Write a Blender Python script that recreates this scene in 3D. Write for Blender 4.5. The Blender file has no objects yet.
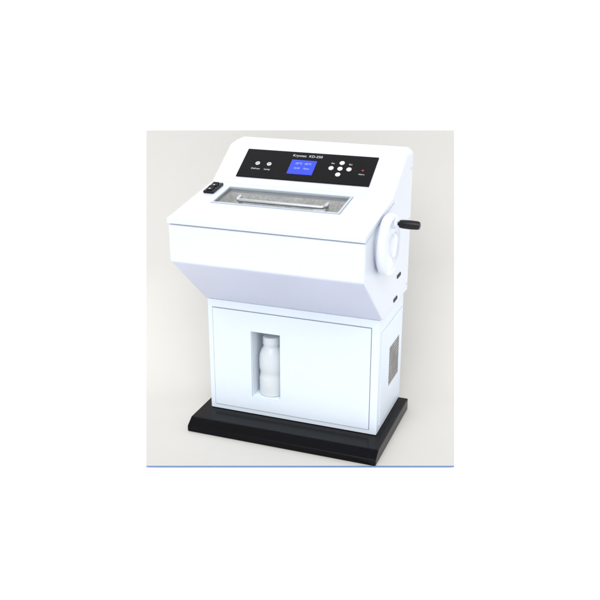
import bpy, bmesh, math
from mathutils import Vector, Matrix
S=bpy.context.scene; COL=S.collection
S.view_settings.view_transform='Standard'; S.view_settings.look='None'; S.view_settings.exposure=0

# ---------------- materials ----------------
def mat(name,col,rough=.4,metal=0,spec=.5,noise=.0,bump=0,nscale=40,trans=0,emit=None,es=0,coat=0,ior=1.45,ns2=3):
    m=bpy.data.materials.new(name); m.use_nodes=True; nt=m.node_tree; b=nt.nodes['Principled BSDF']
    b.inputs['Base Color'].default_value=(*col,1); b.inputs['Roughness'].default_value=rough
    b.inputs['Metallic'].default_value=metal; b.inputs['Specular IOR Level'].default_value=spec
    b.inputs['Transmission Weight'].default_value=trans; b.inputs['Coat Weight'].default_value=coat; b.inputs['IOR'].default_value=ior
    if emit: b.inputs['Emission Color'].default_value=(*emit,1); b.inputs['Emission Strength'].default_value=es
    if noise or bump:
        tc=nt.nodes.new('ShaderNodeTexCoord'); n=nt.nodes.new('ShaderNodeTexNoise'); n.inputs['Scale'].default_value=nscale; n.inputs['Detail'].default_value=5
        nt.links.new(tc.outputs['Object'],n.inputs['Vector'])
        if noise:
            n2=nt.nodes.new('ShaderNodeTexNoise'); n2.inputs['Scale'].default_value=ns2; n2.inputs['Detail'].default_value=6
            nt.links.new(tc.outputs['Object'],n2.inputs['Vector'])
            mr=nt.nodes.new('ShaderNodeMapRange'); mr.inputs[1].default_value=.35; mr.inputs[2].default_value=.65
            nt.links.new(n2.outputs['Fac'],mr.inputs[0])
            mx=nt.nodes.new('ShaderNodeMix'); mx.data_type='RGBA'
            mx.inputs[6].default_value=(*[c*(1-noise) for c in col],1); mx.inputs[7].default_value=(*[min(1,c*(1+noise)) for c in col],1)
            nt.links.new(mr.outputs[0],mx.inputs[0]); nt.links.new(mx.outputs[2],b.inputs['Base Color'])
        if bump:
            bp=nt.nodes.new('ShaderNodeBump'); bp.inputs['Strength'].default_value=bump; bp.inputs['Distance'].default_value=.001
            nt.links.new(n.outputs['Fac'],bp.inputs['Height']); nt.links.new(bp.outputs['Normal'],b.inputs['Normal'])
    return m
M_white=mat('powder_coated_steel',(.67,.71,.79),.34,noise=.015,bump=.12,nscale=500)
M_apron_shade=mat('shaded_underside_steel',(.55,.575,.70),.36,noise=.02,bump=.12,nscale=500)  # housing steel darkened towards lavender to carry the underside's shade
M_lower=mat('powder_coated_steel_cabinet',(.69,.765,.855),.38,noise=.02,bump=.12,nscale=500)
M_base=mat('black_plinth_paint',(.003,.003,.004),.25,spec=.15,bump=.10,nscale=120)
M_black=mat('black_plastic',(.008,.008,.01),.35,spec=.3,bump=.1,nscale=300)
M_panel=mat('black_membrane',(.003,.003,.004),.2,spec=.15)
M_btn=mat('white_button',(.8,.82,.85),.4)
M_ink_and_glint=mat('white_print_and_glint',(.6,.62,.66),.6)  # lettering print, also the painted highlight on the rocker switches
M_lcd=mat('lcd_blue',(.01,.02,.25),.3,emit=(.03,.065,.70),es=.8)
M_lcdt=mat('lcd_text',(.2,.35,.8),.4,emit=(.3,.45,.95),es=.7)
M_steel=mat('brushed_steel',(.62,.64,.67),.32,metal=1,bump=.15,nscale=150)
M_liner=mat('frosted_steel_liner',(.54,.53,.48),.5,metal=.2,noise=.22,bump=.3,nscale=120,ns2=90)
M_frame=mat('pale_window_frame',(.56,.61,.67),.35,metal=.2)
M_glass=mat('clear_glass',(.97,.99,1),.02,trans=1,ior=1.25)
M_dark=mat('dark_gap',(.03,.03,.035),.7)
M_vent=mat('vent_mesh',(.27,.26,.25),.5,noise=.2,bump=.4,nscale=200,ns2=20)
M_ventb=mat('vent_shadow',(.10,.10,.10),.7)
M_recess=mat('recess_liner',(.78,.85,.92),.5,noise=.02)
M_bottle=mat('milky_plastic',(.84,.89,.94),.22,noise=.02,bump=.5,nscale=45,trans=.3); M_bottle.node_tree.nodes['Principled BSDF'].inputs['Subsurface Weight'].default_value=.4
M_bottle.node_tree.nodes['Principled BSDF'].inputs['Subsurface Radius'].default_value=(.04,.04,.045)
M_wheel=mat('white_enamel',(.70,.745,.83),.22,coat=.4)
M_paper=mat('warm_grey_paper',(.61,.598,.568),.95,spec=.05,noise=.006,bump=.12,nscale=200)
M_floor=mat('white_studio_paint',(.97,.97,.97),.9,spec=.2,bump=.05,nscale=60)
M_tape=mat('blue_tape',(.06,.24,.72),.5,noise=.03)
M_red=mat('red_led',(.3,.02,.02),.4,emit=(1,.1,.08),es=.15)
M_seam=mat('seam_shadow',(.20,.23,.28),.7)

# ---------------- helpers ----------------
def mk(name,bm,m,parent=None,bevel=0,seg=3,smooth=False,label=None,mw=None):
    bmesh.ops.recalc_face_normals(bm,faces=bm.faces)
    me=bpy.data.meshes.new(name); bm.to_mesh(me); bm.free()
    o=bpy.data.objects.new(name,me); COL.objects.link(o); me.materials.append(m)
    if mw is not None: me.transform(mw)
    if bevel or smooth:
        for p in me.polygons: p.use_smooth=True
        if smooth and not bevel:
            me.set_sharp_from_angle(angle=math.radians(35))
    if bevel:
        b=o.modifiers.new('bevel','BEVEL'); b.width=bevel; b.segments=seg; b.limit_method='ANGLE'; b.angle_limit=math.radians(25); b.harden_normals=True
    if parent: o.parent=parent; o.matrix_parent_inverse=parent.matrix_world.inverted()
    if label: o['label']=label
    return o
def addbox(bm,x0,x1,y0,y1,z0,z1):
    vs=[bm.verts.new((x,y,z)) for x in (x0,x1) for y in (y0,y1) for z in (z0,z1)]
    for f in ((0,1,3,2),(4,6,7,5),(0,4,5,1),(2,3,7,6),(0,2,6,4),(1,5,7,3)): bm.faces.new([vs[i] for i in f])
def box(*a):
    bm=bmesh.new(); addbox(bm,*a); return bm
def prism(prof,x0,x1):
    bm=bmesh.new(); a=[bm.verts.new((x0,y,z)) for y,z in prof]; b=[bm.verts.new((x1,y,z)) for y,z in prof]
    bm.faces.new(a); bm.faces.new(b[::-1])
    for i in range(len(prof)): j=(i+1)%len(prof); bm.faces.new((a[i],b[i],b[j],a[j]))
    return bm
def lathe(prof,n=64,bm=None,mw=Matrix()):
    bm=bm or bmesh.new(); rings=[]
    for r,z in prof:
        if r<1e-6: rings.append([bm.verts.new(mw@Vector((0,0,z)))])
        else: rings.append([bm.verts.new(mw@Vector((r*math.cos(2*math.pi*i/n),r*math.sin(2*math.pi*i/n),z))) for i in range(n)])
    for A,B in zip(rings,rings[1:]):
        for i in range(n):
            j=(i+1)%n
            if len(A)==1 and len(B)==1: continue
            if len(A)==1: bm.faces.new((A[0],B[i],B[j]))
            elif len(B)==1: bm.faces.new((A[i],A[j],B[0]))
            else: bm.faces.new((A[i],A[j],B[j],B[i]))
    return bm
def tube(path,r,n=16):
    bm=bmesh.new(); rings=[]; P=[Vector(p) for p in path]
    for i,p in enumerate(P):
        t=((P[min(i+1,len(P)-1)]-P[max(i-1,0)])).normalized(); a=t.orthogonal().normalized() if i==0 else (a-t*a.dot(t)).normalized(); b=t.cross(a)
        rings.append([bm.verts.new(p+a*r*math.cos(2*math.pi*k/n)+b*r*math.sin(2*math.pi*k/n)) for k in range(n)])
    for A,B in zip(rings,rings[1:]):
        for k in range(n): bm.faces.new((A[k],A[(k+1)%n],B[(k+1)%n],B[k]))
    bm.faces.new(rings[0][::-1]); bm.faces.new(rings[-1]); return bm
def cut(o,cbm):
    me=bpy.data.meshes.new('cut'); bmesh.ops.recalc_face_normals(cbm,faces=cbm.faces); cbm.to_mesh(me); cbm.free()
    c=bpy.data.objects.new('cut',me); COL.objects.link(c)
    md=o.modifiers.new('b','BOOLEAN'); md.object=c; md.operation='DIFFERENCE'; md.solver='EXACT'
    while o.modifiers[0].name!=md.name: o.modifiers.move(len(o.modifiers)-1,0)
    bev=[m for m in o.modifiers if m.type=='BEVEL']
    for m in bev: m.show_viewport=False
    bpy.context.view_layer.update()
    dg=bpy.context.evaluated_depsgraph_get(); nm=bpy.data.meshes.new_from_object(o.evaluated_get(dg))
    o.modifiers.remove(md); o.data=nm
    for m in bev: m.show_viewport=True
    bpy.data.objects.remove(c)
def text(name,s,size,m,mw,parent,align='CENTER'):
    cu=bpy.data.curves.new(name,'FONT'); cu.body=s; cu.size=size; cu.align_x=align; cu.align_y='CENTER'; cu.extrude=.0003
    t=bpy.data.objects.new('tmp',cu); COL.objects.link(t); bpy.context.view_layer.update()
    me=bpy.data.meshes.new_from_object(t.evaluated_get(bpy.context.evaluated_depsgraph_get())); bpy.data.objects.remove(t)
    me.transform(mw); me.materials.clear(); me.materials.append(m)
    o=bpy.data.objects.new(name,me); COL.objects.link(o); o.parent=parent; o.matrix_parent_inverse=parent.matrix_world.inverted(); return o
def frame(o,ey):
    ex=Vector((1,0,0)); ey=Vector(ey).normalized(); ez=ex.cross(ey); o=Vector(o)
    return Matrix(((ex.x,ey.x,ez.x,o.x),(ex.y,ey.y,ez.y,o.y),(ex.z,ey.z,ez.z,o.z),(0,0,0,1)))

# ---------------- cryostat ----------------
root=bpy.data.objects.new('cryostat_microtome',None); COL.objects.link(root); root.location=(0,.35,0); root.empty_display_size=.2
bpy.context.view_layer.update()
root['label']='white floor-standing cryostat with handwheel, control console and black base'; root['category']='laboratory machine'

H1,H2,H3=.8835,.7290,.5095; YC=.255; YB=.614; J=(.3474,.9371); T=(.548,1.0640); C=.339; W=.35
DK=frame((0,0,H1),(0,J[0],J[1]-H1)); CN=frame((0,J[0],J[1]),(0,T[0]-J[0],T[1]-J[1]))
LD=math.hypot(J[0],J[1]-H1); LC=math.hypot(T[0]-J[0],T[1]-J[1])

base=mk('base_plate',prism([(.120,0),(.120,.024),(.156,.048),(.60,.048),(.60,0)],-.378,.376),M_base,root,bevel=.004)
lidt=.02; g=.004
def dz(y): return H1+(J[1]-H1)*y/J[0]
body=mk('upper_housing',prism([(.004,H1-lidt-g),(.004,H2),(YC+.001,H3),(YB,H3),(YB,T[1]),(T[0],T[1]),(J[0]+.004,J[1]+.001),(J[0]+.004,dz(J[0])-lidt-g)],-W,W),M_white,root,bevel=.006)
a=(-.262,.212,.160,.318)
def cutter(z0,z1,e=0):
    bm=box(a[0]-e,a[1]+e,a[2]-e,a[3]+e,z0,z1); bm.transform(DK); return bm
cut(body,cutter(-.12,.1,.002))
# small chamfered shoulders at both top ends of the hood
for s in (-1,1):
    bm=bmesh.new(); q=[(W-.020,T[1]+.0001),(W+.02,T[1]-.0320),(W+.05,T[1]+.08),(W-.020,T[1]+.08)]
    A1=[bm.verts.new((s*x,.30,z)) for x,z in q]; B1=[bm.verts.new((s*x,.70,z)) for x,z in q]
    bm.faces.new(A1); bm.faces.new(B1[::-1])
    for i in range(4): bm.faces.new((A1[i],B1[i],B1[(i+1)%4],A1[(i+1)%4]))
    cut(body,bm)
# sheet added over the sloped underside, its colour darkened for the shade there
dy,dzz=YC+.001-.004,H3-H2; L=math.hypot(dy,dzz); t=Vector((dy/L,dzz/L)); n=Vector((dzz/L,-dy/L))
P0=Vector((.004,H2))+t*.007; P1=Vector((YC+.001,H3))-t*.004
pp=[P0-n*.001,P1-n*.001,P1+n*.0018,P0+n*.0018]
mk('sloped_shade_sheet',prism([tuple(v) for v in pp],-W+.006,W-.006),M_apron_shade,root,bevel=.0008,seg=2,label='thin sheet on the sloped underside with shade painted into its colour')
lid=mk('deck_lid',box(-W-.002,W+.002,-.004,LD,-lidt,0),M_white,root,bevel=.004,mw=DK)
cut(lid,cutter(-.1,.1))
bm=bmesh.new()
addbox(bm,a[0],a[1],a[2],a[3],-.118,-.112)
for q in ((a[0],a[0]+.003,a[2],a[3]),(a[1]-.003,a[1],a[2],a[3]),(a[0],a[1],a[2],a[2]+.003),(a[0],a[1],a[3]-.003,a[3])): addbox(bm,*q,-.112,-.024)
ch=mk('cold_chamber',bm,M_liner,root,mw=DK)
bm=bmesh.new(); addbox(bm,-.06,.05,.2,.27,-.11,-.065); addbox(bm,-.045,.035,.19,.2,-.09,-.04); addbox(bm,-.2,-.08,.225,.262,-.112,-.05)
mk('knife_holder',bm,M_steel,root,bevel=.004,mw=DK)
bm=lathe([(0,0),(.03,0),(.03,.03),(.022,.034),(.022,.045),(0,.045)],40,mw=Matrix.Translation((.11,.24,-.075))); addbox(bm,.085,.135,.22,.27,-.112,-.075)
mk('specimen_holder',bm,M_steel,root,bevel=.002,mw=DK)
bm=bmesh.new(); f=.007
addbox(bm,a[0],a[1],a[2],a[2]+f,-.010,.0025); addbox(bm,a[0],a[1],a[3]-f,a[3],-.010,.0025)
addbox(bm,a[0],a[0]+f,a[2]+f,a[3]-f,-.010,.0025); addbox(bm,a[1]-f,a[1],a[2]+f,a[3]-f,-.010,.0025)
wf=mk('window',bm,M_frame,root,mw=DK,smooth=True)
mk('glass_pane',box(a[0]+f,a[1]-f,a[2]+f,a[3]-f,-.008,-.0045),M_glass,wf,mw=DK)
hv=.184; hx0,hx1=-.172,.152; rr=.016
Q=[i*math.pi/12 for i in range(7)]
hp=[(hx0,hv+.034,.008)]+[(hx0+rr*(1-math.cos(t_)),hv+rr-rr*math.sin(t_),.008) for t_ in Q]+[(hx1-rr+rr*math.sin(t_),hv+rr-rr*math.cos(t_),.008) for t_ in Q]+[(hx1,hv+.034,.008)]
hb=tube(hp,.0065)
for x in (hx0,hx1): lathe([(0,-.005),(.006,-.005),(.006,.004),(0,.004)],20,hb,Matrix.Translation((x,hv+.027,0)))
mk('handle',hb,M_steel,wf,smooth=True,mw=DK)

# switch box
sb=mk('switch_box',box(-.328,-.287,.235,.325,0,.010),M_black,root,bevel=.003,mw=DK)
for i in range(2):
    v=.257+.038*i
    bm=prism([(v-.013,.010),(v+.013,.010),(v+.013,.018),(v,.0125),(v-.013,.0145)],-.319,-.296)
    rs=mk('rocker_switch',bm,M_black,sb,bevel=.001,mw=DK)
    mk('switch_glint',box(-.310,-.305,v-.010,v-.003,.0135,.0150),M_ink_and_glint,rs,mw=DK)  # small white patch painted in as the highlight on the rocker

# control console
p0,p1=.036,.186
pan=mk('control_panel',box(-.264,.250,p0,p1,0,.003),M_panel,root,bevel=.0015,mw=CN)
lcd=mk('display',box(-.072,.026,.068,.142,.003,.0045),M_lcd,pan,mw=CN)
def onp(u,v,w): return CN@Matrix.Translation((u,v,w))
text('display_text',"-25°C  -20°C",.012,M_lcdt,onp(-.023,.123,.0047),lcd)
text('display_text',"12:30    10um",.011,M_lcdt,onp(-.023,.098,.0047),lcd)
text('panel_lettering',"Kryotec  KD-250",.0165,M_ink_and_glint,onp(-.018,.165,.0033),pan)
for u,s in ((-.200,"Defrost"),(-.154,"Lamp")):
    text('panel_lettering',s,.011,M_ink_and_glint,onp(u,.082,.0033),pan)
    bm=lathe([(.0085,.003),(.0085,.0046),(.0055,.0046),(.0055,.003),(.0085,.003)],32,mw=Matrix.Translation((u,.110,0)))
    lathe([(0,.0035),(.003,.0035)],16,bm,Matrix.Translation((u,.110,0)))
    mk('round_button',bm,M_btn,pan,mw=CN)
for u,v in ((.088,.112),(.122,.142),(.122,.112),(.122,.082),(.156,.112)):
    bm=lathe([(.0095,.003),(.0095,.005),(.008,.0062),(0,.0066)],32,mw=Matrix.Translation((u,v,0)))
    mk('round_button',bm,M_btn,pan,mw=CN,smooth=True)
text('panel_lettering',"Set",.010,M_ink_and_glint,onp(.088,.138,.0033),pan)
text('panel_lettering',"Esc",.010,M_ink_and_glint,onp(.156,.138,.0033),pan)
bm=lathe([(.004,.003),(.004,.004),(0,.005)],20,mw=Matrix.Translation((.208,.112,0))); mk('indicator_lamp',bm,M_red,pan,mw=CN)
text('panel_lettering',"Alarm",.009,M_ink_and_glint,onp(.208,.092,.0033),pan)

# lower cabinet
cab=mk('lower_cabinet',box(-C,C,YC,.60,.049,H3-.001),M_lower,root,bevel=.004)
wx0,wx1,wz0,wz1=-.160,-.042,.124,.398
RD=.112
cut(cab,box(wx0,wx1,YC-.05,YC+RD+.005,wz0,wz1))
x0,x1,z0,z1=-C+.022,C-.03,.070,H3-.035
door=mk('cabinet_door',box(x0,x1,YC-.004,YC-.0005,z0,z1),M_lower,root,bevel=.0015)
cut(door,box(wx0,wx1,YC-.05,YC+.05,wz0,wz1))
bm=bmesh.new(); e=.002
for q in ((x0-e,x0,z0-e,z1+e),(x1,x1+e,z0-e,z1+e),(x0,x1,z0-e,z0),(x0,x1,z1,z1+e)): addbox(bm,q[0],q[1],YC-.0008,YC+.001,q[2],q[3])
mk('door_seam',bm,M_seam,root)
bm=bmesh.new(); r=.0015
addbox(bm,wx0+r,wx1-r,YC+RD+.0005,YC+RD+.0035,wz0+r,wz1-r)
addbox(bm,wx0+.0005,wx0+.002,YC,YC+RD,wz0+r,wz1-r); addbox(bm,wx1-.002,wx1-.0005,YC,YC+RD,wz0+r,wz1-r)
addbox(bm,wx0+.002,wx1-.002,YC,YC+RD,wz0+.0005,wz0+.002); addbox(bm,wx0+.002,wx1-.002,YC,YC+RD,wz1-.002,wz1-.0005)
mk('bottle_recess',bm,M_recess,root)
sp=mk('side_panel',box(C-.0005,C+.003,YC+.03,.585,.075,H3-.06),M_lower,root,bevel=.0015)
vb=(.40,.545,.185,.345)
cut(sp,box(C-.02,C+.02,*vb))
mk('vent_opening',box(C+.0003,C+.001,*vb),M_ventb,root)
bm=bmesh.new()
for i in range(13):
    z=vb[2]+.003+i*.0122; addbox(bm,C+.0012,C+.0028,vb[0]+.003,vb[1]-.003,z,z+.0085)
mk('vent_grille',bm,M_vent,root)
for y,z in ((.42,.535),(.46,.615)):
    mk('side_latch',box(W-.001,W+.003,y-.024,y+.024,z-.006,z+.006),M_dark,root,bevel=.001)
for y,z in ((.59,.54),(.59,.99),(.30,.86),(.59,.80)):
    mk('screw',lathe([(0,0),(.005,0),(.005,.0015),(.0035,.0028),(0,.003)],20,mw=Matrix.Translation((W-.0005,y,z))@Matrix.Rotation(math.pi/2,4,'Y')),M_steel,root,smooth=True)

# handwheel
RX=lambda x,y,z: Matrix.Translation((x,y,z))@Matrix.Rotation(math.pi/2,4,'Y')
cy,cz=.195,.808
k=.92
hw=mk('handwheel',lathe([(r*k,z) for r,z in [(0,0),(.088,0),(.088,.006),(.106,.008),(.113,.013),(.117,.022),(.117,.032),(.113,.040),(.106,.044),(.099,.044),(.094,.042),(.090,.039),(.050,.039),(.046,.041),(.042,.047),(.034,.050),(0,.050)]],96,mw=RX(W,cy,cz)),M_wheel,root,smooth=True)
hy,hz=cy+.012,cz+.073
mk('crank_boss',lathe([(0,.0),(.018,.0),(.018,.012),(.013,.016),(0,.016)],40,mw=RX(W+.037,hy,hz)),M_wheel,hw,smooth=True)
mk('crank_handle',lathe([(0,0),(.006,0),(.006,.006),(.0125,.008),(.0145,.016),(.0155,.04),(.0145,.068),(.012,.076),(.006,.078),(0,.078)],40,mw=RX(W+.050,hy,hz)),M_black,hw,smooth=True)

# drain bottle
bt=bpy.data.objects.new('drain_bottle',None); COL.objects.link(bt); bt.location=(-.1,YC+.057,wz0+.002); bpy.context.view_layer.update()
bt['label']='milky white plastic drain bottle standing in the cabinet recess'; bt['category']='bottle'
TB=Matrix.Translation(bt.location)
pr=[(0,0),(.043,0),(.0485,.005),(.049,.03),(.049,.066),(.0478,.074),(.0458,.082),(.0453,.09),(.0458,.098),(.0478,.106),(.049,.114),(.049,.145),(.047,.165),(.040,.185),(.033,.195),(.031,.20),(.031,.215),(0,.215)]
mk('bottle_body',lathe(pr,48,mw=TB),M_bottle,bt,smooth=True)
mk('bottle_cap',lathe([(.032,.205),(.034,.208),(.034,.235),(.031,.240),(0,.240)],48,mw=TB),M_bottle,bt,smooth=True)

# ---------------- studio setting ----------------
O=Vector((.1235,.0235,0)); A=Vector((.9370,.3495,0)); Bv=Vector((-.3495,.9370,0))
def sweep(name,m,s0,depth,rad,top,lift,halfw,n=24):
    prof=[(s0,lift)]+[(depth-rad+rad*math.sin(t),lift+rad-rad*math.cos(t)) for t in [i*math.pi/2/n for i in range(n+1)]]+[(depth,top)]
    bm=bmesh.new(); rows=[]
    for s,h in prof:
        w=halfw(s,h); rows.append([bm.verts.new(O+A*(w*k)+Bv*s+Vector((0,0,h))) for k in (-1,-.5,0,.5,1)])
    for P,Q in zip(rows,rows[1:]):
        for i in range(4): bm.faces.new((P[i],P[i+1],Q[i+1],Q[i]))
    return mk(name,bm,m,smooth=True)
fl=sweep('studio_floor',M_floor,-9,1.012,.46,6,-.005,lambda s,h:9)
fl['kind']='structure'
def hw_(s,h):
    return .5525+(.7185-.5525)*min(1,max(0,s)/1.0)-(max(0,h)/1.041)*(.7185-.655)
bd=sweep('backdrop',M_paper,0,1.0,.45,1.041,0,hw_)
bd['kind']='structure'
bm=bmesh.new(); vs=[bm.verts.new(O+A*x+Bv*s+Vector((0,0,.002))) for x,s in ((-.5525,0),(.5525,0),(.5535,.005),(-.5535,.005))]; bm.faces.new(vs)
mk('edge_tape',bm,M_tape,bd)

# ---------------- lights ----------------
w=bpy.data.worlds.new('World'); S.world=w; w.use_nodes=True
w.node_tree.nodes['Background'].inputs[0].default_value=(.98,.988,1,1); w.node_tree.nodes['Background'].inputs[1].default_value=.49
l=bpy.data.lights.new('studio_key','SUN'); l.energy=2.8; l.angle=math.radians(50); l.color=(1,1,1)
o=bpy.data.objects.new('studio_key',l); COL.objects.link(o)
az=.19; el=math.radians(46)
d=Vector((math.sin(az)*math.cos(el),-math.cos(az)*math.cos(el),math.sin(el)))
o.location=d*5; o.rotation_euler=d.to_track_quat('Z','Y').to_euler()

# ---------------- camera ----------------
y,p=.357,.3509
back=Vector((math.sin(y)*math.cos(p),-math.cos(y)*math.cos(p),math.sin(p))); R=Vector((math.cos(y),math.sin(y),0)); U=back.cross(R)
pos=Vector((.0199,.3,.5302))+back*3.2267
c=bpy.data.cameras.new('camera'); co=bpy.data.objects.new('camera',c); COL.objects.link(co)
c.sensor_width=36; c.lens=36*872.4252/600; c.clip_end=100
co.matrix_world=Matrix(((R.x,U.x,back.x,pos.x),(R.y,U.y,back.y,pos.y),(R.z,U.z,back.z,pos.z),(0,0,0,1)))
S.camera=co
